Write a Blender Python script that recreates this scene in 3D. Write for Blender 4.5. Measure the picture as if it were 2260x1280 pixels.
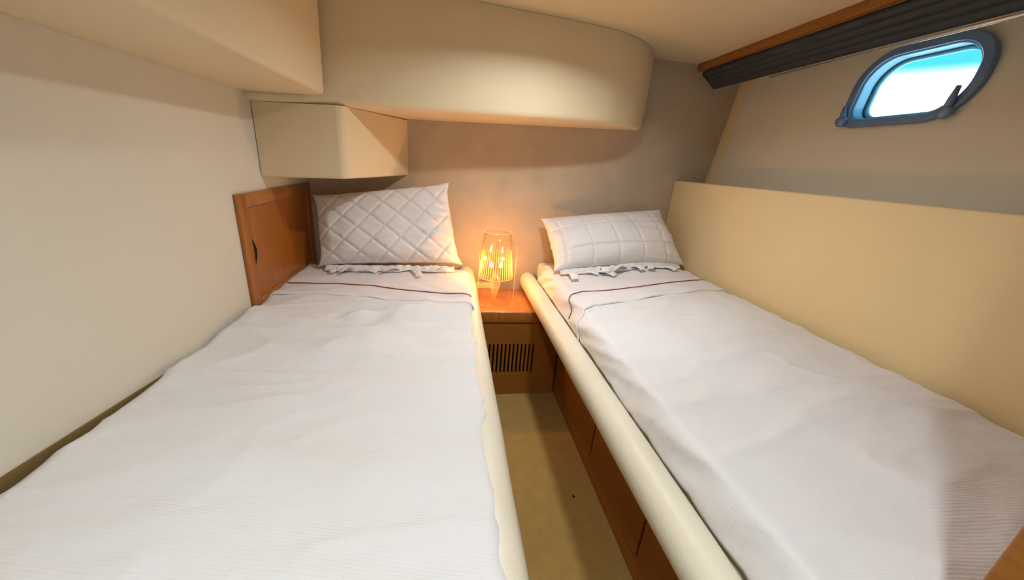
import bpy, bmesh, math, random
from mathutils import Vector, Matrix, noise
random.seed(7)
for o in list(bpy.data.objects): bpy.data.objects.remove(o)
S = bpy.context.scene
COL = S.collection
# ------------------------------------------------------------------ camera
cam = bpy.data.cameras.new('camera'); camo = bpy.data.objects.new('camera', cam); COL.objects.link(camo)
cam.sensor_width = 36.0; cam.lens = 36.0 * 795.0 / 2260.0; cam.clip_start = 0.02
right = Vector((0.98542606, -0.15183922, 0.07668335))
down = Vector((0.0210079, -0.33871826, -0.94065329))
fwd = Vector((0.16880211, 0.92855522, -0.33059197))
M = Matrix((right, -down, -fwd)).transposed().to_4x4()
camo.matrix_world = M
S.camera = camo
# ------------------------------------------------------------------ world: hazy white horizon turning cyan above
W = bpy.data.worlds.new('sky'); S.world = W; W.use_nodes = True
nt = W.node_tree; nt.nodes.clear()
wo = nt.nodes.new('ShaderNodeOutputWorld'); bg = nt.nodes.new('ShaderNodeBackground')
tc = nt.nodes.new('ShaderNodeTexCoord'); sx = nt.nodes.new('ShaderNodeSeparateXYZ'); rp = nt.nodes.new('ShaderNodeValToRGB')
nt.links.new(tc.outputs['Generated'], sx.inputs[0]); nt.links.new(sx.outputs['Z'], rp.inputs[0])
e = rp.color_ramp.elements
e[0].position = 0.0; e[0].color = (0.80, 0.90, 1.0, 1)
e[1].position = 1.0; e[1].color = (0.02, 0.20, 0.42, 1)
for p, c in ((0.18, (0.95, 0.98, 1.0, 1)), (0.194, (0.40, 0.62, 0.70, 1)), (0.208, (0.03, 0.27, 0.42, 1)), (0.30, (0.03, 0.24, 0.42, 1))):
    n = e.new(p); n.color = c
nt.links.new(rp.outputs[0], bg.inputs[0]); nt.links.new(bg.outputs[0], wo.inputs[0])
bg.inputs[1].default_value = 3.4
S.view_settings.view_transform = 'Standard'; S.view_settings.look = 'None'
S.view_settings.exposure = 0.0; S.view_settings.gamma = 1.0; S.view_settings.use_curve_mapping = False
CEILING_LAMP_W = 7.6; PASSAGE_FILL_W = 12.0; TABLE_LAMP_W = 6.0
S.cycles.transparent_max_bounces = 32
CEILING_LAMP_POS = (0.37, 1.24, 0.59); PASSAGE_FILL_POS = (-0.07, -0.28, 0.59)

# ------------------------------------------------------------------ materials
def mat(name, col, rough=0.5, spec=0.5, noise_scale=None, noise_amt=0.06, bump=None, col2=None, stretch=(1,1,1), metal=0, coat=0, sheen=0):
    m = bpy.data.materials.new(name); m.use_nodes = True
    t = m.node_tree; b = t.nodes['Principled BSDF']
    b.inputs['Base Color'].default_value = (*col, 1); b.inputs['Roughness'].default_value = rough
    b.inputs['Specular IOR Level'].default_value = spec; b.inputs['Metallic'].default_value = metal
    b.inputs['Coat Weight'].default_value = coat; b.inputs['Coat Roughness'].default_value = 0.15
    b.inputs['Sheen Weight'].default_value = sheen
    co = t.nodes.new('ShaderNodeTexCoord'); mp = t.nodes.new('ShaderNodeMapping'); mp.inputs['Scale'].default_value = stretch
    t.links.new(co.outputs['Object'], mp.inputs[0])
    if noise_scale:
        n = t.nodes.new('ShaderNodeTexNoise'); n.inputs['Scale'].default_value = noise_scale; n.inputs['Detail'].default_value = 6
        t.links.new(mp.outputs[0], n.inputs['Vector'])
        r = t.nodes.new('ShaderNodeValToRGB'); c2 = col2 or tuple(c * (1 - noise_amt * 2) for c in col)
        r.color_ramp.elements[0].position = 0.3; r.color_ramp.elements[1].position = 0.7
        r.color_ramp.elements[0].color = (*c2, 1); r.color_ramp.elements[1].color = (*col, 1)
        t.links.new(n.outputs[0], r.inputs[0]); t.links.new(r.outputs[0], b.inputs['Base Color'])
    if bump:
        h = None
        for (kind, scale, dist, vec) in bump:
            if kind == 'noise':
                n = t.nodes.new('ShaderNodeTexNoise'); n.inputs['Scale'].default_value = scale; n.inputs['Detail'].default_value = 4
            else:
                n = t.nodes.new('ShaderNodeTexWave'); n.inputs['Scale'].default_value = scale
                n.bands_direction = kind[-1].upper(); vec = vec or (1, 1, 1); n.inputs['Distortion'].default_value = 1.2; n.inputs['Detail'].default_value = 1.0
                n.inputs['Detail Scale'].default_value = 0.4
            if vec:
                m2 = t.nodes.new('ShaderNodeMapping'); m2.inputs['Scale'].default_value = vec; m2.inputs['Rotation'].default_value = (0, 0, 0.22 if kind != 'noise' else 0)
                t.links.new(co.outputs['Object'], m2.inputs[0]); t.links.new(m2.outputs[0], n.inputs['Vector'])
            else: t.links.new(co.outputs['Object'], n.inputs['Vector'])
            bp = t.nodes.new('ShaderNodeBump'); bp.inputs['Distance'].default_value = dist; bp.inputs['Strength'].default_value = 1.0
            t.links.new(n.outputs['Fac'], bp.inputs['Height'])
            if h: t.links.new(h.outputs[0], bp.inputs['Normal'])
            h = bp
        t.links.new(h.outputs[0], b.inputs['Normal'])
    return m
MT = {}
MT['vinyl'] = mat('cream_vinyl', (0.78, 0.64, 0.415), 0.5, 0.35, 3.0, 0.02, [('noise', 450, 0.0006, None)])
MT['wallvinyl'] = mat('wall_vinyl', (0.74, 0.705, 0.595), 0.55, 0.3, 2.2, 0.02, [('noise', 400, 0.0006, None)])
MT['hull'] = mat('hull_lining', (0.80, 0.755, 0.63), 0.6, 0.25, 2.0, 0.03, [('noise', 300, 0.0006, None)])
MT['fabricwall'] = mat('taupe_wall_fabric', (0.54, 0.45, 0.34), 0.8, 0.15, 9.0, 0.06, [('noise', 60, 0.0012, (1, 1, 5)), ('noise', 500, 0.0006, None)])
MT['boardvinyl'] = mat('padded_board_vinyl', (0.80, 0.62, 0.345), 0.5, 0.3, 3.0, 0.02, [('noise', 500, 0.0005, None)])
MT['bolster'] = mat('bolster_leather', (0.80, 0.735, 0.58), 0.42, 0.4, 6.0, 0.03, [('noise', 220, 0.0008, None), ('noise', 14, 0.003, None)])
MT['wood'] = mat('cherry_wood', (0.46, 0.17, 0.035), 0.35, 0.5, 6.0, 0.1, None, (0.34, 0.115, 0.02), (14, 1.5, 1.5), coat=0.4)
MT['woodv'] = mat('cherry_wood_upright', (0.42, 0.145, 0.014), 0.4, 0.45, 6.0, 0.1, None, (0.32, 0.10, 0.009), (10, 10, 1.0), coat=0.25)
MT['woodl'] = mat('cherry_wood_long', (0.36, 0.135, 0.018), 0.45, 0.4, 6.0, 0.1, None, (0.28, 0.10, 0.012), (12, 1.0, 12), coat=0.15)
MT['tan_wedge'] = mat('tan_strip', (0.22, 0.14, 0.05), 0.7, 0.2, 10, 0.05)
MT['dark'] = mat('dark_void', (0.012, 0.008, 0.005), 0.9, 0.1, 20, 0.1)
MT['gap'] = mat('dark_gap', (0.05, 0.03, 0.015), 0.9, 0.1, 20, 0.1)
MT['carpet'] = mat('sand_floor', (0.42, 0.26, 0.078), 0.85, 0.15, 25, 0.06, [('noise', 350, 0.002, None)])
rib = [('noise', 3.2, 0.014, (1.0, 2.2, 1)), ('noise', 11.0, 0.005, (1.0, 1.8, 1)), ('wave_y', 52, 0.00028, None), ('noise', 260, 0.0006, None)]
MT['spread'] = mat('white_bedspread', (0.80, 0.785, 0.795), 0.85, 0.15, 3.5, 0.03, rib, (0.765, 0.735, 0.715), sheen=0.1)
MT['sheet'] = mat('white_sheet', (0.80, 0.765, 0.76), 0.85, 0.15, 6, 0.02, [('noise', 7, 0.006, (1, 2.5, 1)), ('noise', 400, 0.0006, None)], sheen=0.1)
MT['pillow'] = mat('pillow_cotton', (0.80, 0.77, 0.76), 0.85, 0.15, 8, 0.02, [('noise', 22, 0.0035, (1, 1, 2.2)), ('noise', 420, 0.0006, None)], sheen=0.1)
MT['ribbon'] = mat('ribbon_white', (0.84, 0.83, 0.83), 0.8, 0.2, 20, 0.02)
MT['red'] = mat('red_piping', (0.30, 0.07, 0.06), 0.7, 0.2, 40, 0.1)
MT['thread'] = mat('quilting_thread', (0.68, 0.61, 0.56), 0.8, 0.2, 40, 0.05)
MT['mattress'] = mat('mattress_cover', (0.80, 0.72, 0.58), 0.8, 0.2, 12, 0.03, [('noise', 60, 0.001, None)])
MT['darkcloth'] = mat('charcoal_blind', (0.044, 0.052, 0.062), 0.55, 0.4, 14, 0.12, [('noise', 18, 0.004, (4, .5, 4))])
MT['alu'] = mat('pale_rail', (0.72, 0.74, 0.74), 0.25, 0.5, 20, 0.03, metal=0.6)
MT['metal'] = mat('metal_blue_glare', (0.19, 0.31, 0.55), 0.25, 0.6, 15, 0.08, metal=0.15)  # frame and latches: blue window glare put into the base colour
MT['reveal'] = mat('plastic_cyan_light', (0.22, 0.64, 0.86), 0.3, 0.5, 30, 0.04, [('noise', 90, 0.001, None)])  # liner and pane rim: cyan sky light painted into the plastic's colour
MT['gasket'] = mat('black_gasket', (0.02, 0.022, 0.03), 0.5, 0.4, 30, 0.1)
MT['plastic'] = mat('cream_plastic', (0.80, 0.70, 0.52), 0.4, 0.5, 30, 0.02)
MT['brass'] = mat('lamp_fitting', (0.70, 0.50, 0.25), 0.3, 0.5, 20, 0.04, metal=0.8)
MT['speck'] = mat('dark_crumb', (0.05, 0.03, 0.02), 0.9, 0.1, 40, 0.1)
def clear(name, tint, gl=0.4, rough=0.05):
    m = bpy.data.materials.new(name); m.use_nodes = True; t = m.node_tree; t.nodes.clear()
    o = t.nodes.new('ShaderNodeOutputMaterial'); mx = t.nodes.new('ShaderNodeMixShader'); tr = t.nodes.new('ShaderNodeBsdfTransparent')
    g = t.nodes.new('ShaderNodeBsdfGlossy'); lw = t.nodes.new('ShaderNodeLayerWeight'); lw.inputs[0].default_value = 0.5
    tr.inputs[0].default_value = (*tint, 1); g.inputs['Roughness'].default_value = rough
    pw = t.nodes.new('ShaderNodeMath'); pw.operation = 'POWER'; pw.inputs[1].default_value = 5.0
    ma = t.nodes.new('ShaderNodeMath'); ma.operation = 'MULTIPLY_ADD'; ma.inputs[1].default_value = gl; ma.inputs[2].default_value = 0.03
    t.links.new(lw.outputs['Facing'], pw.inputs[0]); t.links.new(pw.outputs[0], ma.inputs[0]); t.links.new(ma.outputs[0], mx.inputs[0])
    t.links.new(tr.outputs[0], mx.inputs[1]); t.links.new(g.outputs[0], mx.inputs[2]); t.links.new(mx.outputs[0], o.inputs[0])
    return m
MT['glass'] = clear('window_glass', (0.97, 0.99, 1.0), 0.3)
MT['acrylic'] = clear('clear_acrylic', (0.985, 0.97, 0.945), 0.45, 0.08)
def translucent(name, col, mixv=0.5):
    m = bpy.data.materials.new(name); m.use_nodes = True; t = m.node_tree; t.nodes.clear()
    o = t.nodes.new('ShaderNodeOutputMaterial'); mx = t.nodes.new('ShaderNodeMixShader'); tr = t.nodes.new('ShaderNodeBsdfTransparent')
    g = t.nodes.new('ShaderNodeBsdfTranslucent'); g.inputs[0].default_value = (*col, 1); mx.inputs[0].default_value = mixv
    t.links.new(tr.outputs[0], mx.inputs[1]); t.links.new(g.outputs[0], mx.inputs[2]); t.links.new(mx.outputs[0], o.inputs[0])
    return m
MT['ribacrylic'] = translucent('ribbed_acrylic', (1.0, 0.80, 0.45), 0.30)
def emit(name, col, s):
    m = bpy.data.materials.new(name); m.use_nodes = True; t = m.node_tree; t.nodes.clear()
    o = t.nodes.new('ShaderNodeOutputMaterial'); g = t.nodes.new('ShaderNodeEmission'); g.inputs[0].default_value = (*col, 1); g.inputs[1].default_value = s
    t.links.new(g.outputs[0], o.inputs[0]); return m
MT['stemacrylic'] = translucent('frosted_acrylic', (1.0, 0.88, 0.66), 0.22)
MT['filament'] = emit('glowing_bulb', (1.0, 0.62, 0.22), 10.0)
MT['dome'] = emit('lit_dome', (1.0, 0.96, 0.92), 3.0)

# ------------------------------------------------------------------ helpers
def link(name, me, m=None, parent=None, smooth=False):
    o = bpy.data.objects.new(name, me); COL.objects.link(o)
    if m: me.materials.append(MT[m])
    if parent: o.parent = parent
    if smooth:
        for p in me.polygons: p.use_smooth = True
    return o
def mesh(name, V, F, m, parent=None, smooth=False, fix=True):
    me = bpy.data.meshes.new(name); me.from_pydata([tuple(v) for v in V], [], F)
    if fix:
        b = bmesh.new(); b.from_mesh(me); bmesh.ops.recalc_face_normals(b, faces=b.faces); b.to_mesh(me); b.free()
    return link(name, me, m, parent, smooth)
def box(name, lo, hi, m, parent=None, bevel=0.0, seg=2):
    b = bmesh.new(); bmesh.ops.create_cube(b, size=1.0)
    for v in b.verts:
        v.co = Vector(((lo[i] + hi[i]) / 2 + v.co[i] * (hi[i] - lo[i]) for i in range(3)))
    if bevel: bmesh.ops.bevel(b, geom=list(b.edges), offset=bevel, segments=seg, affect='EDGES', profile=0.5)
    me = bpy.data.meshes.new(name); b.to_mesh(me); b.free()
    return link(name, me, m, parent, bool(bevel))
def prism(name, pts, axis, a, bb, m, parent=None, bevel=0.0, seg=2, smooth=False):
    # closed polygon in the two other axes, extruded along axis (0,1,2) from a to bb
    oth = [i for i in range(3) if i != axis]; n = len(pts); V = []
    for val in (a, bb):
        for p in pts:
            c = [0, 0, 0]; c[axis] = val; c[oth[0]] = p[0]; c[oth[1]] = p[1]; V.append(c)
    F = [tuple(range(n)), tuple(range(2*n - 1, n - 1, -1))] + [(i, (i+1) % n, n + (i+1) % n, n + i) for i in range(n)]
    o = mesh(name, V, F, m, parent, smooth)
    if bevel:
        b = bmesh.new(); b.from_mesh(o.data)
        bmesh.ops.bevel(b, geom=list(b.edges), offset=bevel, segments=seg, affect='EDGES', profile=0.5); b.to_mesh(o.data); b.free()
        for p in o.data.polygons: p.use_smooth = True
    return o
def tube(name, pts, r, m, parent=None, n=8, cap=True, closed=False):
    pts = [Vector(p) for p in pts]; V = []; F = []; L = len(pts)
    rr = r if isinstance(r, (list, tuple)) else [r] * L
    up = Vector((0, 0, 1))
    for i, p in enumerate(pts):
        a = pts[(i - 1) % L] if (i > 0 or closed) else p; c = pts[(i + 1) % L] if (i < L - 1 or closed) else p
        t = (c - a).normalized(); q = up if abs(t.dot(up)) < 0.95 else Vector((1, 0, 0))
        s = t.cross(q).normalized(); w = s.cross(t)
        for k in range(n):
            an = 2 * math.pi * k / n; V.append(p + (s * math.cos(an) + w * math.sin(an)) * rr[i])
    for i in range(L if closed else L - 1):
        j = (i + 1) % L
        for k in range(n): F.append((i*n + k, i*n + (k+1) % n, j*n + (k+1) % n, j*n + k))
    if cap and not closed: F += [tuple(range(n)), tuple(range((L-1)*n, L*n))]
    return mesh(name, V, F, m, parent, True)
def lathe(name, prof, m, parent=None, n=32, loc=(0, 0, 0), caps=False):
    V = []; F = []; L = len(prof)
    for r, z in prof:
        for k in range(n):
            a = 2 * math.pi * k / n; V.append((loc[0] + r * math.cos(a), loc[1] + r * math.sin(a), loc[2] + z))
    for i in range(L - 1):
        for k in range(n): F.append((i*n + k, i*n + (k+1) % n, (i+1)*n + (k+1) % n, (i+1)*n + k))
    if caps: F += [tuple(range(n)), tuple(range((L-1)*n, L*n))]
    return mesh(name, V, F, m, parent, True)
def grid(name, fn, nu, nv, m, parent=None, thick=0.0):
    V = [fn(i / nu, j / nv) for j in range(nv + 1) for i in range(nu + 1)]
    F = [(j*(nu+1) + i, j*(nu+1) + i + 1, (j+1)*(nu+1) + i + 1, (j+1)*(nu+1) + i) for j in range(nv) for i in range(nu)]
    o = mesh(name, V, F, m, parent, True, fix=False)
    if thick:
        s = o.modifiers.new('thickness', 'SOLIDIFY'); s.thickness = thick; s.offset = -1
    return o
def empty(name, loc=(0, 0, 0)):
    o = bpy.data.objects.new(name, None); COL.objects.link(o); o.empty_display_size = 0.05
    return o
def tag(o, label, cat, group=None):
    o['label'] = label; o['category'] = cat
    if group: o['group'] = group
    return o
def struct(o, label=None, cat=None):
    o['kind'] = 'structure'
    if label: o['label'] = label
    if cat: o['category'] = cat
    return o
def nz(x, y, z=0.0): return noise.noise(Vector((x, y, z)))
def sm(t): t = max(0, min(1, t)); return t * t * (3 - 2 * t)
def interp(tbl, x):
    if x <= tbl[0][0]: return tbl[0][1]
    for (a, fa), (b, fb) in zip(tbl, tbl[1:]):
        if x <= b: return fa + (fb - fa) * (x - a) / (b - a)
    return tbl[-1][1]

# ------------------------------------------------------------------ the shell
YB = 2.10; ZF = -1.218; ZC = 0.59; XL = -0.75
struct(box('wall_left', (XL - .06, -1.6, ZF), (XL, YB, ZC), 'wallvinyl'), 'smooth cream vinyl wall beside the left bed', 'wall')
struct(box('wall_back', (XL - .06, YB, ZF), (1.75, YB + .06, ZC), 'fabricwall'), 'taupe fabric covered wall behind the pillows and lamp', 'wall')
struct(box('floor', (XL - .06, -1.6, ZF - .05), (1.75, YB + .06, ZF), 'carpet'), 'sand coloured floor strip between the two beds', 'floor')
struct(box('ceiling', (XL - .06, -1.6, ZC), (1.75, YB + .06, ZC + .05), 'vinyl'), 'cream ceiling above the beds', 'ceiling')
# hull side with the porthole opening; X = 1.54 + .135*(z + .011)
def hx(z): return 1.5415 + 0.135 * z
PY, PZ, PW, PH = 1.208, 0.372, 0.350, 0.222           # opening centre and size in (Y, z)
def rounded(cy, cz, w, h, r, n=10, rb=None):
    rb = rb or r; P = []
    for (sy, sz, a0, rr) in ((1, 1, 0, r), (-1, 1, 90, r), (-1, -1, 180, r), (1, -1, 270, rb)):
        for k in range(n + 1):
            a = math.radians(a0 + 90 * k / n)
            P.append((cy + sy * (w / 2 - rr) + rr * math.cos(a), cz + sz * (h / 2 - rr) + rr * math.sin(a)))
    return P
hole = rounded(PY, PZ, PW, PH, 0.098, 10, 0.05)
def hull_wall():
    Y0, Y1, Z0, Z1 = -1.6, YB, ZF, ZC; V = []; F = []; N = len(hole)
    for y, z in hole: V.append((hx(z), y, z))
    for y, z in hole:
        dy, dz = y - PY, z - PZ
        t = min([((Y1 if dy > 0 else Y0) - PY) / dy if abs(dy) > 1e-6 else 1e9, ((Z1 if dz > 0 else Z0) - PZ) / dz if abs(dz) > 1e-6 else 1e9])
        V.append((hx(PZ + dz * t), PY + dy * t, PZ + dz * t))
    for i in range(N): F.append((i, (i+1) % N, N + (i+1) % N, N + i))
    for cy, cz in ((Y0, Z0), (Y0, Z1), (Y1, Z0), (Y1, Z1)):
        best = None
        for i in range(N):
            a, b = V[N + i], V[N + (i+1) % N]
            if (abs(a[1] - cy) < 1e-5 or abs(b[1] - cy) < 1e-5) and (abs(a[2] - cz) < 1e-5 or abs(b[2] - cz) < 1e-5):
                best = i
        if best is not None:
            V.append((hx(cz), cy, cz)); F.append((N + best, N + (best+1) % N, len(V) - 1))
    # reveal going outwards through the hull
    k0 = len(V)
    for y, z in hole: V.append((hx(z) + 0.07, y, z))
    for i in range(N): F.append((i, (i+1) % N, k0 + (i+1) % N, k0 + i))
    return mesh('wall_right', V, F, 'hull')
struct(hull_wall(), 'pale hull side wall around the porthole', 'wall')
struct(box('wall_front', (0.640, 0.15, ZF), (1.60, 0.20, ZC), 'woodl', bevel=0.004), 'brown wooden bulkhead edge at the foot of the right bed', 'wall')
struct(box('wall_passage', (XL - .06, -1.66, ZF), (1.75, -1.6, ZC), 'wallvinyl'), 'cream wall across the passage', 'wall')
# trim strip in the corner of hull and back wall
tv = []
for z in (-0.05, 0.56):
    x = hx(z); tv += [(x - .012, YB - .001, z), (x - .012, YB - .028, z), (x + .004, YB - .085, z), (x + .02, YB - .085, z), (x + .02, YB - .001, z)]
struct(mesh('trim_1', tv, [(0,1,2,3,4), (9,8,7,6,5)] + [(i, (i+1) % 5, 5 + (i+1) % 5, 5 + i) for i in range(5)], 'vinyl'), 'pale upright trim strip in the corner by the hull', 'trim')

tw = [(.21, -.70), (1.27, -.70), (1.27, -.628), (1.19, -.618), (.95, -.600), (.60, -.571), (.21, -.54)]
struct(prism('wall_wedge', tw, 0, XL + .0005, XL + .005, 'tan_wedge'), 'dark tan strip at the foot of the left wall, above the bedspread', 'trim')  # dark tan wedge on the wall, taller towards the near end
# ------------------------------------------------------------------ porthole
win = struct(empty('window_1'), 'rounded blue-lit porthole with metal frame in the hull wall', 'porthole')
win.location = (hx(PZ), PY, PZ)
def W_(o): o.parent = win; o.matrix_parent_inverse = Matrix.Translation(win.location).inverted(); return o
def ring(name, outer, inner, x0, x1, m):
    N = len(outer); V = []
    for loop in (outer, inner):
        for xx in (x0, x1):
            for y, z in loop: V.append((hx(z) + xx, y, z))
    F = []
    for i in range(N):
        j = (i + 1) % N
        F += [(i, j, 2*N + j, 2*N + i), (N + i, N + j, 3*N + j, 3*N + i), (i, j, N + j, N + i), (2*N + i, 2*N + j, 3*N + j, 3*N + i)]
    o = mesh(name, V, F, m, None, False)
    b = o.modifiers.new('soft', 'BEVEL'); b.width = 0.006; b.segments = 3; b.limit_method = 'ANGLE'
    return W_(o)
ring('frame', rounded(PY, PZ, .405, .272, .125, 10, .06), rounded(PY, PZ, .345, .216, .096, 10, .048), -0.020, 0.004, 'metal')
ring('liner', rounded(PY, PZ, .347, .219, .0965, 10, .049), rounded(PY, PZ, .333, .205, .092, 10, .046), -0.010, 0.068, 'reveal')
ring('gasket', rounded(PY, PZ, .334, .206, .0925, 10, .046), rounded(PY, PZ, .328, .200, .090, 10, .044), 0.034, 0.038, 'gasket')
ring('pane_rim', rounded(PY, PZ, .334, .206, .0925, 10, .046), rounded(PY, PZ, .310, .182, .084, 10, .040), 0.041, 0.056, 'reveal')
gl = rounded(PY, PZ, .312, .184, .085, 10, .041); N = len(gl)
W_(mesh('pane', [(hx(z) + .044, y, z) for y, z in gl] + [(hx(z) + .050, y, z) for y, z in gl],
        [tuple(range(N)), tuple(range(2*N - 1, N - 1, -1))] + [(i, (i+1) % N, N + (i+1) % N, N + i) for i in range(N)], 'glass'))
def latch(y, z, ang, L):
    x = hx(z) - .024
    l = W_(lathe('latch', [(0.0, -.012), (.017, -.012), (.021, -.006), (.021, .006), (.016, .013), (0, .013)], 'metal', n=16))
    l.matrix_parent_inverse = Matrix.Identity(4); l.location = Vector((x, y, z)) - win.location; l.rotation_euler = (0, math.pi / 2, 0)
    d = Vector((-.03, -math.sin(ang), math.cos(ang)))
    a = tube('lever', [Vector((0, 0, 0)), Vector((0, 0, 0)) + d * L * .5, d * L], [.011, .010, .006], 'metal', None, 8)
    a.parent = l; a.matrix_parent_inverse = Matrix.Rotation(math.pi / 2, 4, 'Y').inverted()
    return l
latch(1.058, .262, .15, .075); latch(1.388, .262, -.1, .055)

# ------------------------------------------------------------------ overhead lockers (they hang with a slight tilt, dz/dx = .045)
TILT = 0.045
def tz(x): return TILT * (x + .75)
# long locker over the left bed
lk = tag(empty('overhead_locker'), 'long cream padded overhead locker along the left wall', 'locker')
def locker():
    prof = [(XL + .001, .172), (-.53, .172 + tz(-.53)), (-.495, .174 + tz(-.49))]
    for k in range(1, 6):
        a = math.radians(-90 + 90 * k / 6); prof.append((-.495 + .018 * math.cos(a), .192 + tz(-.49) + .018 * math.sin(a)))
    prof += [(-.477, .215 + tz(-.48)), (-.470, ZC - .001), (XL + .001, ZC - .001)]
    return prism('padded_body', prof, 1, 0.18, 1.59, 'vinyl', lk)
locker()
tube('piping', [(-.487, .18, .186 + tz(-.49)), (-.487, 1.588, .186 + tz(-.49))], .0035, 'vinyl', lk, 6)
# bowed cabinet across the back wall
plan = [(XL + .001, 1.60), (-.42, 1.635), (-.1, 1.69), (.15, 1.728), (.432, 1.752), (.6, 1.775), (.72, 1.80), (.80, 1.835), (.87, 1.875), (.93, 1.925), (.985, 1.99), (1.02, 2.045), (1.04, YB - .001)]
def curved_cab():
    # resample the plan smoothly
    P = []
    for i in range(len(plan) - 1):
        p0 = Vector(plan[max(0, i-1)]); p1 = Vector(plan[i]); p2 = Vector(plan[i+1]); p3 = Vector(plan[min(len(plan)-1, i+2)])
        for k in range(5):
            t = k / 5; P.append(.5 * ((2*p1) + (-p0 + p2)*t + (2*p0 - 5*p1 + 4*p2 - p3)*t*t + (-p0 + 3*p1 - 3*p2 + p3)*t**3))
    P.append(Vector(plan[-1])); V = []; F = []; n = len(P)
    rows = 12
    for i, p in enumerate(P):
        a = P[max(0, i-1)]; b = P[min(n-1, i+1)]; t = (b - a).normalized(); nn = Vector((t.y, -t.x))   # outwards, towards the room
        z0 = .145 + tz(p.x); fade = 1.0
        r = .030
        # underside, at the wall
        V.append((p.x if p.x < 1.03 else 1.03, YB - .001, z0 + .004))
        prof = [(-r * 1.0, z0)] + [(-r + r * math.sin(math.radians(90 * k / 6)), z0 + r - r * math.cos(math.radians(90 * k / 6))) for k in range(1, 7)]
        prof += [(.004, z0 + .10), (.006, z0 + .22), (.002, z0 + .36), (0, ZC - .001)]
        for off, z in prof:
            q = p + nn * off; V.append((min(q.x, 1.046), min(q.y, YB - .001), z))
    m = len(V) // n
    for i in range(n - 1):
        for k in range(m - 1): F.append((i*m + k, i*m + k + 1, (i+1)*m + k + 1, (i+1)*m + k))
    return mesh('bowed_cabinet', V, F, 'vinyl', None, True)
tag(curved_cab(), 'bowed cream padded cabinet across the top of the back wall', 'cabinet')
# box below it
def lower_box():
    pts = [(XL + .003, 1.632), (-.45, 1.628)]
    c = Vector((-.455, 1.668)); 
    for k in range(1, 6):
        a = math.radians(-90 + 62 * k / 5); pts.append((c.x + .04 * math.cos(a), c.y + .04 * math.sin(a)))
    pts += [(-.236, YB - .001), (XL + .003, YB - .001)]
    o = prism('corner_box', pts, 2, 0, 1, 'vinyl', None)
    for v in o.data.vertices:
        top = v.co.z > .5
        v.co.z = (.1446 + tz(v.co.x)) if top else (-.127 + tz(v.co.x))
    b = bmesh.new(); b.from_mesh(o.data)
    eds = [e_ for e_ in b.edges if e_.verts[0].co.z < 0 and e_.verts[1].co.z < 0 and e_.verts[0].co.y < 2.05]
    bmesh.ops.bevel(b, geom=eds, offset=.01, segments=3, affect='EDGES', profile=.5); b.to_mesh(o.data); b.free()
    return o
tag(lower_box(), 'cream padded box below the cabinet, above the quilted left pillow', 'box')

# ------------------------------------------------------------------ wood fascia, dark blind and rail on the right
fs = tag(box('wooden_fascia', (1.315, 0.21, .556), (1.345, YB - .002, ZC - .001), 'woodl', None, .004), 'brown wooden fascia strip under the ceiling above the porthole', 'fascia')
bl = tag(empty('folded_blind'), 'dark charcoal folded blind under the wooden fascia', 'blind')
for k in range(4):
    x0 = 1.330 + .014 * k; za = .553 - .019 * k
    def fold(u, v, x0=x0, za=za, k=k):
        y = .21 + (YB - .035 - .012 * k - .21) * v; a = u * math.pi * 1.0
        drop = -.010 * (1 - v)
        return (x0 + .010 - .013 * math.sin(a) + .004 * nz(y * 3, k * 5.0) + .012 * u, y, za - .030 * u + drop * (k + 1) / 4 + .004 * nz(y * 2.2, k + 9.0))
    grid('fold', fold, 8, 60, 'darkcloth', bl, .003)
rl = tag(tube('blind_rail', [(1.400, .21, .446), (1.396, YB - .45, .453)], .006, 'alu', None, 8), 'thin pale rail along the lower edge of the dark blind', 'rail')

# ------------------------------------------------------------------ left wall door panel at the pillow
pn = tag(empty('wooden_wall_panel'), 'cherry wood framed locker door on the wall beside the left pillow', 'panel')
Y0, Y1, Z0, Z1 = 1.413, 2.095, -0.70, -0.176
box('stile', (XL + .001, Y0, Z0), (XL + .014, Y0 + .055, Z1), 'woodv', pn, .003)
box('stile', (XL + .001, Y1 - .055, Z0), (XL + .014, Y1, Z1), 'woodv', pn, .003)
box('rail', (XL + .001, Y0 + .055, Z1 - .05), (XL + .014, Y1 - .055, Z1), 'wood', pn, .003)
box('rail', (XL + .001, Y0 + .055, Z0), (XL + .014, Y1 - .055, -.575), 'wood', pn, .003)
box('inset_panel', (XL + .001, Y0 + .055, -.575), (XL + .008, Y1 - .055, Z1 - .05), 'woodv', pn)
tube('finger_pull', [(XL + .009, Y0 + .062 + .012 * math.sin(math.pi * k / 8), -.345 - .012 * k) for k in range(9)], [.0015 + .004 * math.sin(math.pi * k / 8) for k in range(9)], 'gap', pn, 6)

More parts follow.
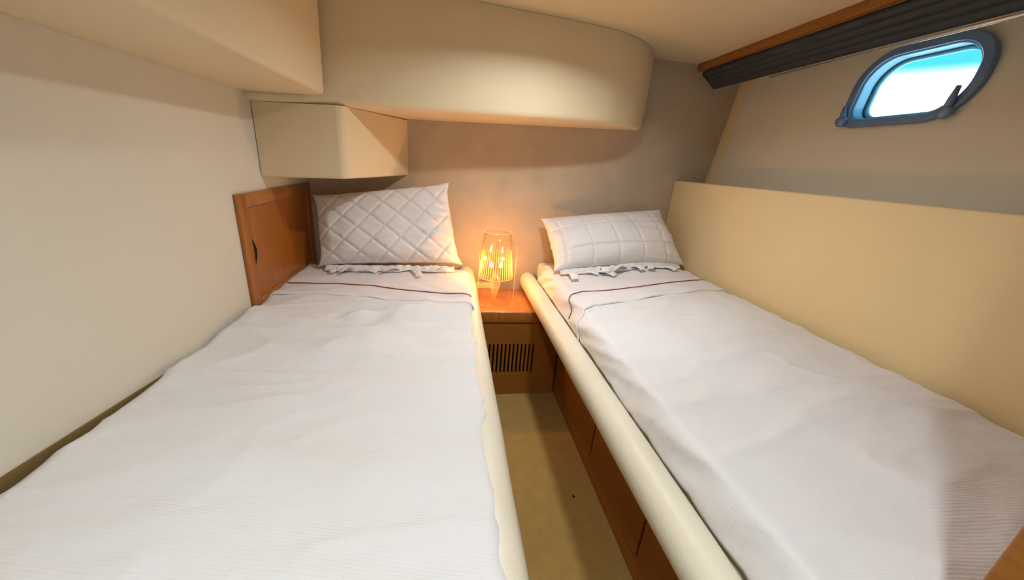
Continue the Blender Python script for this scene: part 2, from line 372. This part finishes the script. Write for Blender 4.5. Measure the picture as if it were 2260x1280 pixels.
# ------------------------------------------------------------------ berths: padded leeboards and wooden sides
YE = 0.205
def capsule(cx, w, z0, z1, n=10):
    r = w / 2; P = []
    for k in range(n + 1):
        a = math.pi * k / n; P.append((cx + r * math.cos(a), z1 - r + r * math.sin(a)))
    for k in range(n + 1):
        a = math.pi + math.pi * k / n; P.append((cx + r * math.cos(a), z0 + r + r * math.sin(a)))
    return P
def leeboard(parent, cx, w, z0, z1, y0, y1):
    P = capsule(cx, w, z0, z1); n = len(P); V = []; F = []; L = 90
    cz = (z0 + z1) / 2
    for j in range(L + 1):
        y = y0 + (y1 - y0) * j / L; e_ = min(1, (j + .3) / 2.5, (L - j + .3) / 2.5); s = math.sqrt(max(.02, 1 - (1 - e_) ** 2))
        for x, z in P:
            d = 1 + .03 * nz(x * 6, y * 5, z * 6)
            V.append((cx + (x - cx) * s * d, y, cz + (z - cz) * (.55 + .45 * s) * d))
    for j in range(L):
        for k in range(n): F.append((j*n + k, j*n + (k+1) % n, (j+1)*n + (k+1) % n, (j+1)*n + k))
    F += [tuple(range(n)), tuple(range(L*n, (L+1)*n))]
    return mesh('padded_edge', V, F, 'bolster', parent, True)
br = tag(empty('berth'), 'right wooden berth base with cream padded edge beside the walkway', 'bed base')
leeboard(br, .462, .092, -.715, -.615, YE, 2.085)
sp = [(.462 + .0468 * math.cos(a) , -.665 + .0505 * math.sin(a)) for a in [math.pi * k / 16 for k in range(0, 17)]]
tube('seam', [(x, 1.83 + .02 * (x - .45), z if True else 0) for x, z in sp], .0022, 'bolster', br, 6)
box('base_board', (.50, YE, -.785), (1.30, 2.09, -.765), 'woodl', br)
box('side_panel', (.592, YE, ZF + .001), (.612, 2.09, -.786), 'woodl', br)
for y0, y1 in ((.24, .695), (.705, 1.10), (1.11, 1.66)):
    d = box('locker_door', (.584, y0, ZF + .09), (.592, y1, -.81), 'woodl', br, .002)
blf = tag(empty('berth'), 'left wooden berth base with cream padded edge beside the walkway', 'bed base')
leeboard(blf, .086, .100, -.717, -.590, YE, 2.085)
box('base_board', (XL + .016, YE, -.785), (.03, 2.09, -.765), 'woodl', blf)
box('side_panel', (.08, YE, ZF + .001), (.10, 2.09, -.786), 'woodl', blf)

# padded board between right bed and hull
BX = 1.322
tag(box('padded_side_board', (BX, YE, -.80), (BX + .035, YB - .002, -.021), 'boardvinyl', None, .009, 3), 'tall cream padded board along the wall side of the right bed', 'board')

# ------------------------------------------------------------------ mattresses
tag(box('mattress', (XL + .018, YE + .01, -.764), (.028, 2.08, -.615), 'mattress', None, .03, 4), 'mattress under the bedding of the left bed', 'mattress')
tag(box('mattress', (.520, YE + .01, -.764), (1.318, 2.085, -.553), 'mattress', None, .03, 4), 'cream mattress under the bedding of the right bed', 'mattress')

# ------------------------------------------------------------------ bedspreads
def crumple(x, y, seed, amp=1.0):
    w = .008 * nz(x * 2.3, y * 4.6, seed) + .0045 * nz(x * 6, y * 11 + 1.5 * x, seed + 3) + .002 * nz(x * 9 + y * 4, y * 24, seed + 5)
    ridge = (1 - abs(nz(x * 2.0 + .6 * y, y * 7.0, seed + 11))) ** 6
    ridge2 = (1 - abs(nz(x * 3.0 - 1.2 * y, y * 5.0 + x, seed + 17))) ** 10
    return amp * (w + .006 * ridge + .005 * ridge2)
def zl(x, y):
    d = math.hypot(x + .33, y - 1.30)
    return -.592 + .010 * math.sin(math.pi * (x - XL) / .84) + crumple(x, y, 1.0, 1.0 + .7 * sm((y - .7) / .5) * sm((1.6 - y) / .2)) + .012 * math.exp(-(d / .04) ** 2) - .006 * math.exp(-((d - .07) / .03) ** 2)
def left_edge(y):   # sheet pulls away from the wall towards the viewer
    return XL + .006 + 0.004 * sm((1.15 - y) / .75) + .004 * nz(0, y * 6)
def right_edge(y): return .088 + .008 * nz(3, y * 7) + .016 * abs(nz(8, y * 13)) * sm((1.35 - y) * 3 + .4)
def section_left(u, y, lift=0.0):
    x0 = left_edge(y); x1 = right_edge(y)
    if u < .05: t = u / .05; return (x0 - .0 + .004 * t, y, -.66 + t * (.052))
    if u > .93:
        t = (u - .93) / .07; a = t * math.pi / 2
        zt = zl(x1 - .02, y)
        return (x1 - .02 + (.02 + lift) * math.sin(min(a * 1.2, math.pi/2)), y, zt + lift - .036 * (1 - math.cos(a)))
    t = (u - .05) / .88; x = x0 + .004 + (x1 - .02 - x0 - .004) * t
    edge = sm(min(1, (x - x0) / .03)) ; z = zl(x, y) + lift
    return (x, y, z - .012 * (1 - edge))
def press(y, yc, w): return math.exp(-((y - yc) / w) ** 2)
tag(grid('bedspread', lambda u, v: section_left(u, .215 + 1.35 * v, .004), 120, 190, 'spread', None, .005), 'white ribbed bedspread on the left bed against the plain wall', 'bedspread')
def zr(x, y):
    t = (x - .50) / (BX - .50)
    return -.548 + .048 * sm(t * 1.15) + .012 * math.sin(math.pi * min(1, t)) + crumple(x, y, 21.0, .9)
def section_right(u, y, lift=0.0):
    xo = .511 + .004 * nz(5, y * 7) ; xs = .556
    if u < .16:
        t = u / .16; a = t * math.pi / 2
        zt = zr(xs, y); wr = (.010 + .018 * sm((y - .8) / .5)) * nz(y * 9 + 2.5 * t, 4.0 + t) * math.sin(math.pi * t) * (1.2 - .4 * t)
        return (xs - (xs - xo + lift) * max(0, math.cos(a)) ** .6 + wr, y, zt + lift - .10 * (1 - math.sin(a) ** 1.1) + .3 * wr)
    t = (u - .16) / .84; x = xs + (BX - .004 - xs) * t
    z = zr(x, y) + lift - .018 * sm((x - (BX - .04)) / .04) * 1.0
    return (x, y, z)
tag(grid('bedspread', lambda u, v: section_right(u, .215 + (1.30 + .09 * sm(u)) * v, .004), 110, 170, 'spread', None, .005), 'white ribbed bedspread on the right bed beside the tall padded board', 'bedspread')

# ------------------------------------------------------------------ turned-down sheets with red piping
def sheet(name, sec, edge_fn, pipe_fn, top, label, useed, umax=1.0, umin=0.0):
    root = empty(name); tag(root, label, 'sheet')
    def f(u, v):
        uu = umin + (umax - umin) * u
        y0 = edge_fn(uu); y = y0 + (top - y0) * v
        lift = .010 + .004 * math.exp(-((y - y0) / .03) ** 2) * (1 + 1.5 * nz(u * 9, useed, 4.0)) + .004 * nz(u * 5, y * 20, useed) * sm((y - y0) / .03)
        roll = max(0, 1 - (y - y0) / .010)
        x, yy, z = sec(uu, y, lift); return (x, yy, z - .006 * roll)
    grid('cloth', f, 90, 60, 'sheet', root, .004)
    pts = []
    for k in range(61):
        uu = umin + (umax - umin) * (.03 + .94 * k / 60); y = pipe_fn(uu); x, yy, z = sec(uu, y, .0125); pts.append((x, yy, z))
    tube('red_piping', pts, .0022, 'red', root, 6)
    # second hem fold under the first
    def f2(u, v):
        uu = umin + (umax - umin) * u; y0 = edge_fn(uu) - .018 - .008 * nz(u * 4, useed, 2.0); y = y0 + .05 * v
        x, yy, z = sec(uu, y, .0065 - .004 * max(0, 1 - v * 6)); return (x, yy, z)
    grid('hem', f2, 70, 6, 'sheet', root, .003)
    return root
sheet('folded_sheet', section_left, lambda u: 1.515 - .12 * u ** 1.6 + .006 * math.sin(u * 9), lambda u: 1.66 - .13 * u + .0 * u, 1.95, 'turned-down white sheet with thin dark red piping, left bed', 1.0, 1.0, .05)
sheet('folded_sheet', section_right, lambda u: interp([(0, 1.20), (.1, 1.25), (.2, 1.315), (.4, 1.335), (.7, 1.37), (1, 1.45)], u), lambda u: interp([(0, 1.33), (.06, 1.36), (.14, 1.45), (.2, 1.475), (.5, 1.465), (.8, 1.52), (1, 1.60)], u), 1.93, 'turned-down white sheet with thin dark red piping, right bed', 7.0, 1.0, .0)

# ------------------------------------------------------------------ pillows
def pillow(label, BL, BR, TR, TL, thick, nrm, quilt, seed, nu=72, nv=54, sag=0.0):
    BL, BR, TR, TL = map(Vector, (BL, BR, TR, TL)); nrm = Vector(nrm).normalized()
    root = empty('pillow'); tag(root, label, 'pillow')
    wid = (BR - BL).length; hei = (TL - BL).length
    def base(u, v):
        # edges bow inwards between the pointed corners
        uu = .5 + (u - .5) * (1 - .06 * (1 - abs(2 * v - 1) ** 5)); vv = .5 + (v - .5) * (1 - .055 * (1 - abs(2 * u - 1) ** 6))
        a = BL.lerp(BR, uu); b = TL.lerp(TR, uu); return a.lerp(b, vv)
    def prof(u, v):
        e1 = max(0, 1 - abs(2 * u - 1) ** 2.6); e2 = max(0, 1 - abs(2 * v - 1) ** 2.4); return (e1 * e2) ** .52
    def front(u, v, off=0.0):
        p = base(u, v); h = prof(u, v)
        g = 0
        if quilt: 
            for d in quilt(u * wid, v * hei): g = max(g, math.exp(-(d / .006) ** 2))
        edge = min(u, 1 - u, v, 1 - v)
        wr = .016 * nz(u * 4 + seed, v * 15 + 3 * u, seed) * math.exp(-(((u - .93) / .17) ** 2)) + .009 * nz(u * 5, v * 4, seed + 4) + .004 * nz(u * 3 + 2 * v, v * 9, seed + 6) + .012 * nz(u * 14, v * 5 + u, seed + 9) * math.exp(-(((u - .04) / .10) ** 2))
        wr += .004 * nz(u * 14, v * 4, seed + 8) * math.exp(-((v / .12) ** 2))
        puff = thick * h * (1 + sag * (0.35 - v)) - .009 * g * min(1, h * 2) + wr * min(1, h * 1.6) + off
        p = p + nrm * puff
        rim = .004 * nz(u * 13, v * 13, seed + 2) * (1 if edge < .001 else 0)
        return p + Vector((rim, 0, rim))
    def back(u, v): return base(u, v) - nrm * (thick * .45 * prof(u, v))
    V = []; F = []
    for j in range(nv + 1):
        for i in range(nu + 1): V.append(front(i / nu, j / nv))
    idx = {}
    for j in range(nv + 1):
        for i in range(nu + 1):
            if i in (0, nu) or j in (0, nv): idx[i, j] = j * (nu + 1) + i
            else: idx[i, j] = len(V); V.append(back(i / nu, j / nv))
    for j in range(nv):
        for i in range(nu):
            F.append((j*(nu+1) + i, j*(nu+1) + i + 1, (j+1)*(nu+1) + i + 1, (j+1)*(nu+1) + i))
            F.append((idx[i, j+1], idx[i+1, j+1], idx[i+1, j], idx[i, j]))
    mesh('cover', V, F, 'pillow', root, True, fix=False)
    return root, front, wid, hei
def diamonds(s):
    def q(x, y):
        a = (x * .82 + y * 1.0) / s; b = (x * .82 - y * 1.0) / s
        return ((a - round(a)) * s * .75, (b - round(b)) * s * .75)
    return q
def squares(s, t):
    def q(x, y):
        a = (x - .06) / s; b = (y - .10) / t; return ((a - round(a)) * s, (b - round(b)) * t)
    return q
PL, fL, wL, hL = pillow('white pillow quilted in diamonds, propped on the left bed', (-.655, 1.86, -.560), (.062, 1.89, -.535), (-.018, 2.00, -.118), (-.700, 2.00, -.225), .105, (0, -.94, .34), diamonds(.118), 2.0, 110, 80, .5)
PR, fR, wR, hR = pillow('white pillow quilted in squares, reclining on the right bed', (.525, 1.74, -.515), (1.305, 1.79, -.470), (1.235, 2.04, -.190), (.497, 2.04, -.285), .125, (0, -.72, .69), squares(.15, .155), 6.0, 110, 80, .5)
def stitches(root, fr, lines, n=40):
    for ln in lines:
        pts = []
        for k in range(n + 1):
            t = k / n; u = ln[0] + (ln[2] - ln[0]) * t; v = ln[1] + (ln[3] - ln[1]) * t; pts.append(fr(u, v, .0008))
        tube('stitch_line', pts, .0009, 'thread', root, 5)
# quilting seams as thread lines following the grooves
ls = []
s = .118
for k in range(-6, 12):     # x*.82 + y = k s   and   x*.82 - y = k s
    for sg in (1, -1):
        pts = []
        for q in range(0, 401):
            x = wL * q / 400; y = sg * (k * s - x * .82)
            if .02 * hL < y < .98 * hL and .02 * wL < x < .98 * wL: pts.append((x / wL, y / hL))
        if len(pts) > 30: ls.append((*pts[0], *pts[-1]))
stitches(PL, fL, ls)
lr = []
for k in range(0, 6):
    x = .06 + .15 * k
    if .02 < x / wR < .98: lr.append((x / wR, .03, x / wR, .97))
for k in range(0, 4):
    y = .10 + .155 * k
    if .02 < y / hR < .97: lr.append((.02, y / hR, .98, y / hR))
stitches(PR, fR, lr)
# ribbon ties along the open lower edge
def tie(root, p, yaw, L, w, bend, m='ribbon'):
    p = Vector(p); d = Vector((math.sin(yaw), -math.cos(yaw), 0)); sd = Vector((math.cos(yaw), math.sin(yaw), 0))
    def f(u, v):
        return p + sd * (u - .5) * w * (1 - .15 * v) + d * L * v + Vector((0, 0, bend * math.sin(math.pi * v * .9) + .008 * (u - .5)))
    return grid('tie', f, 3, 8, m, root, .002)
def on_left(u, dy=0): 
    p = fL(u, .03); return (p.x, p.y - .012, zl(p.x, p.y) + .020)
def on_right(u):
    p = fR(u, .03); return (p.x, p.y - .012, zr(p.x, p.y) + .022)
for u, yaw, L, w, b in ((.11, .25, .060, .036, .014), (.235, -.5, .075, .034, .022), (.31, 1.1, .080, .014, .006), (.40, -1.2, .085, .013, .006), (.56, -1.0, .095, .030, .020), (.66, .35, .110, .036, .012), (.82, 1.1, .070, .022, .014)):
    tie(PL, on_left(u), yaw, L, w, b)
for u, yaw, L, w, b in ((.11, -.1, .115, .044, .016), (.20, 1.0, .080, .020, .010), (.30, .7, .105, .042, .012), (.35, -.25, .060, .050, .028), (.50, -1.0, .100, .036, .016), (.56, .35, .075, .040, .014), (.70, -.5, .085, .038, .012), (.80, .5, .080, .050, .010)):
    tie(PR, on_right(u), yaw, L, w, b)
def ruffle(root, fr, zf, seed, u0, u1, depth):
    def f(u, v):
        uu = u0 + (u1 - u0) * u; p = fr(uu, .03)
        d = depth * (.75 + .5 * nz(uu * 7, seed, 1.0)) * v
        z0 = zf(p.x, p.y - d) + .017; up = .020 * (1 - v) ** 1.5
        z = z0 + up + (.010 * nz(uu * 30, v * 2.0, seed) + .007 * abs(nz(uu * 17, v, seed + 3))) * math.sin(math.pi * min(1, v * .8 + .2))
        return (p.x + .006 * nz(uu * 20, v * 3, seed + 5), p.y + .012 - d, max(z, z0))
    return grid('opening_ruffle', f, 120, 6, 'pillow', root, .002)
ruffle(PL, fL, zl, 3.0, .05, .95, .045); ruffle(PR, fR, zr, 8.0, .04, .96, .05)

# ------------------------------------------------------------------ nightstand with vent
ns = tag(empty('nightstand'), 'cherry wood nightstand with slotted vent between the beds', 'nightstand')
NX0, NX1, NF, NZ = .102, .583, 1.682, -.7185
box('top', (NX0, NF - .004, NZ - .062), (NX1, 2.045, NZ), 'wood', ns, .006, 3)
box('front_panel', (.102, NF, -.905), (.583, NF + .018, -.785), 'woodl', ns)
box('front_panel', (.102, NF, ZF + .001), (.583, NF + .018, -1.085), 'woodl', ns)
pitch = .0215; n_s = 13; vx0 = .185
box('front_panel', (.102, NF, -1.085), (vx0, NF + .018, -.905), 'woodl', ns)
vx1 = vx0 + (n_s - 1) * pitch + .0095
box('front_panel', (vx1, NF, -1.085), (.583, NF + .018, -.905), 'woodl', ns)
slat0 = box('slat', (0, NF, -1.085), (pitch - .0095, NF + .018, -.905), 'woodl', ns)
slat0.location.x = vx0 + .0095
for k in range(1, n_s - 1 + 1):
    if k == n_s - 1: continue
    c = slat0.copy(); COL.objects.link(c); c.location.x = vx0 + .0095 + pitch * k; c.parent = ns
box('slot_shadow_box', (vx0 - .01, NF + .03, -1.10), (vx1 + .01, NF + .05, -.89), 'dark', ns)
box('back_gap', (NX0, 2.046, NZ - .06), (NX1, YB - .002, NZ - .03), 'gap', ns)
tag(box('socket_block', (.150, 2.052, NZ - .028), (.262, 2.092, NZ + .028), 'plastic', None, .005), 'small cream block at the back of the nightstand behind the lamp', 'block')

# ------------------------------------------------------------------ clear acrylic table lamp
LX, LY, LZ = .235, 1.815, NZ + .0005
lp = tag(empty('table_lamp'), 'lit clear acrylic table lamp with ribbed shade on the nightstand', 'lamp'); lp.location = (LX, LY, LZ)
sb, st, zb, ztp = .094, .070, .150, .385
lathe('shade', [(sb, zb), (sb - (sb-st) * .5, (zb + ztp) / 2), (st, ztp), (st - .002, ztp), (sb - .002 - (sb-st) * .5, (zb + ztp) / 2), (sb - .002, zb), (sb, zb)], 'acrylic', lp, 40)
tube('shade_rim', [((st) * math.cos(a), st * math.sin(a), ztp) for a in [2 * math.pi * k / 40 for k in range(40)]], .0018, 'ribacrylic', lp, 6, closed=True)
tube('shade_rim', [((sb) * math.cos(a), sb * math.sin(a), zb) for a in [2 * math.pi * k / 40 for k in range(40)]], .0018, 'ribacrylic', lp, 6, closed=True)
nr = 44
for k in range(nr):
    a = 2 * math.pi * k / nr
    hh = zb + (ztp - zb) * (.60 + .18 * math.cos(a - math.pi * .5) ** 2 * (1 if k % 2 else .7))
    def rr_(z): return sb + (st - sb) * (z - zb) / (ztp - zb) - .004
    tube('rib', [(rr_(zb + .002) * math.cos(a), rr_(zb + .002) * math.sin(a), zb + .002), (rr_(hh) * math.cos(a), rr_(hh) * math.sin(a), hh)], [.0017, .0008], 'ribacrylic', lp, 5)
lathe('stem', [(.012, .012), (.010, .03), (.013, .045), (.024, .085), (.030, .11), (.026, .130), (.014, .148), (.012, .16)], 'stemacrylic', lp, 20)
lathe('base', [(0, 0), (.088, 0), (.090, .006), (.084, .010), (.03, .014), (.014, .022), (0, .024)], 'acrylic', lp, 40)
for yy in (-.058, .054): 
    b_ = box('clear_sheet', (-.093, yy, .002), (.093, yy + .004, .33), 'acrylic', lp)
    for sx_ in (-.093, .093):
        tube('sheet_edge', [(sx_, yy + .002, .01), (sx_, yy + .002, .33)], .0014, 'ribacrylic', b_, 5)
tube('base_rim', [(.089 * math.cos(a), .089 * math.sin(a), .006) for a in [2 * math.pi * k / 40 for k in range(40)]], .0016, 'stemacrylic', lp, 6, closed=True)
lathe('socket', [(0, .150), (.007, .150), (.007, .180), (.005, .184), (0, .184)], 'brass', lp, 16)
for sx_ in (-.026, .026):
    b_ = lathe('bulb', [(0, .196), (.007, .198), (.010, .206), (.008, .216), (.003, .228), (0, .230)], 'filament', lp, 12, (sx_, 0, 0))
tube('bulb_arm', [(-.026, 0, .196), (0, 0, .188), (.026, 0, .196)], .003, 'brass', lp, 6)
ld = bpy.data.lights.new('table_lamp_light', 'POINT'); ld.energy = TABLE_LAMP_W / 2; ld.color = (1.0, .46, .11); ld.shadow_soft_size = .008
for sx_ in (-.05, .05):
    lo = bpy.data.objects.new('table_lamp_light', ld); COL.objects.link(lo); lo.location = (sx_, 0, .215); lo.parent = lp

# ------------------------------------------------------------------ ceiling dome lamp and added passage fill (above the frame)
def dome(pos, watts, col, label):
    t = tag(empty('ceiling_lamp'), label, 'lamp'); t.location = pos
    lathe('rim', [(0, 0), (.085, 0), (.090, -.006), (.085, -.014), (.075, -.014)], 'plastic', t, 32)
    lathe('dome', [(.075, -.010), (.068, -.026), (.045, -.038), (0, -.043)], 'dome', t, 32)
    l = bpy.data.lights.new('ceiling_lamp_light', 'AREA'); l.shape = 'DISK'; l.size = .10; l.spread = math.radians(156); l.energy = watts; l.color = col
    o = bpy.data.objects.new('ceiling_lamp_light', l); COL.objects.link(o); o.location = (0, 0, -.046); o.parent = t
dome(CEILING_LAMP_POS, CEILING_LAMP_W, (.90, .96, 1.0), 'round ceiling lamp above the walkway between the beds')
dome(PASSAGE_FILL_POS, PASSAGE_FILL_W, (.84, .945, 1.0), 'added round fill lamp on the passage ceiling outside the cabin')  # unseen lamp added as cool fill, standing in for daylight from behind

# ------------------------------------------------------------------ crumb on the floor
cr = tag(mesh('crumb', [(.49, 1.005, ZF), (.50, 1.0, ZF), (.503, 1.01, ZF), (.494, 1.016, ZF), (.497, 1.008, ZF + .004)], [(0,1,4), (1,2,4), (2,3,4), (3,0,4), (3,2,1,0)], 'speck'), 'tiny dark crumb on the sand coloured floor', 'crumb')
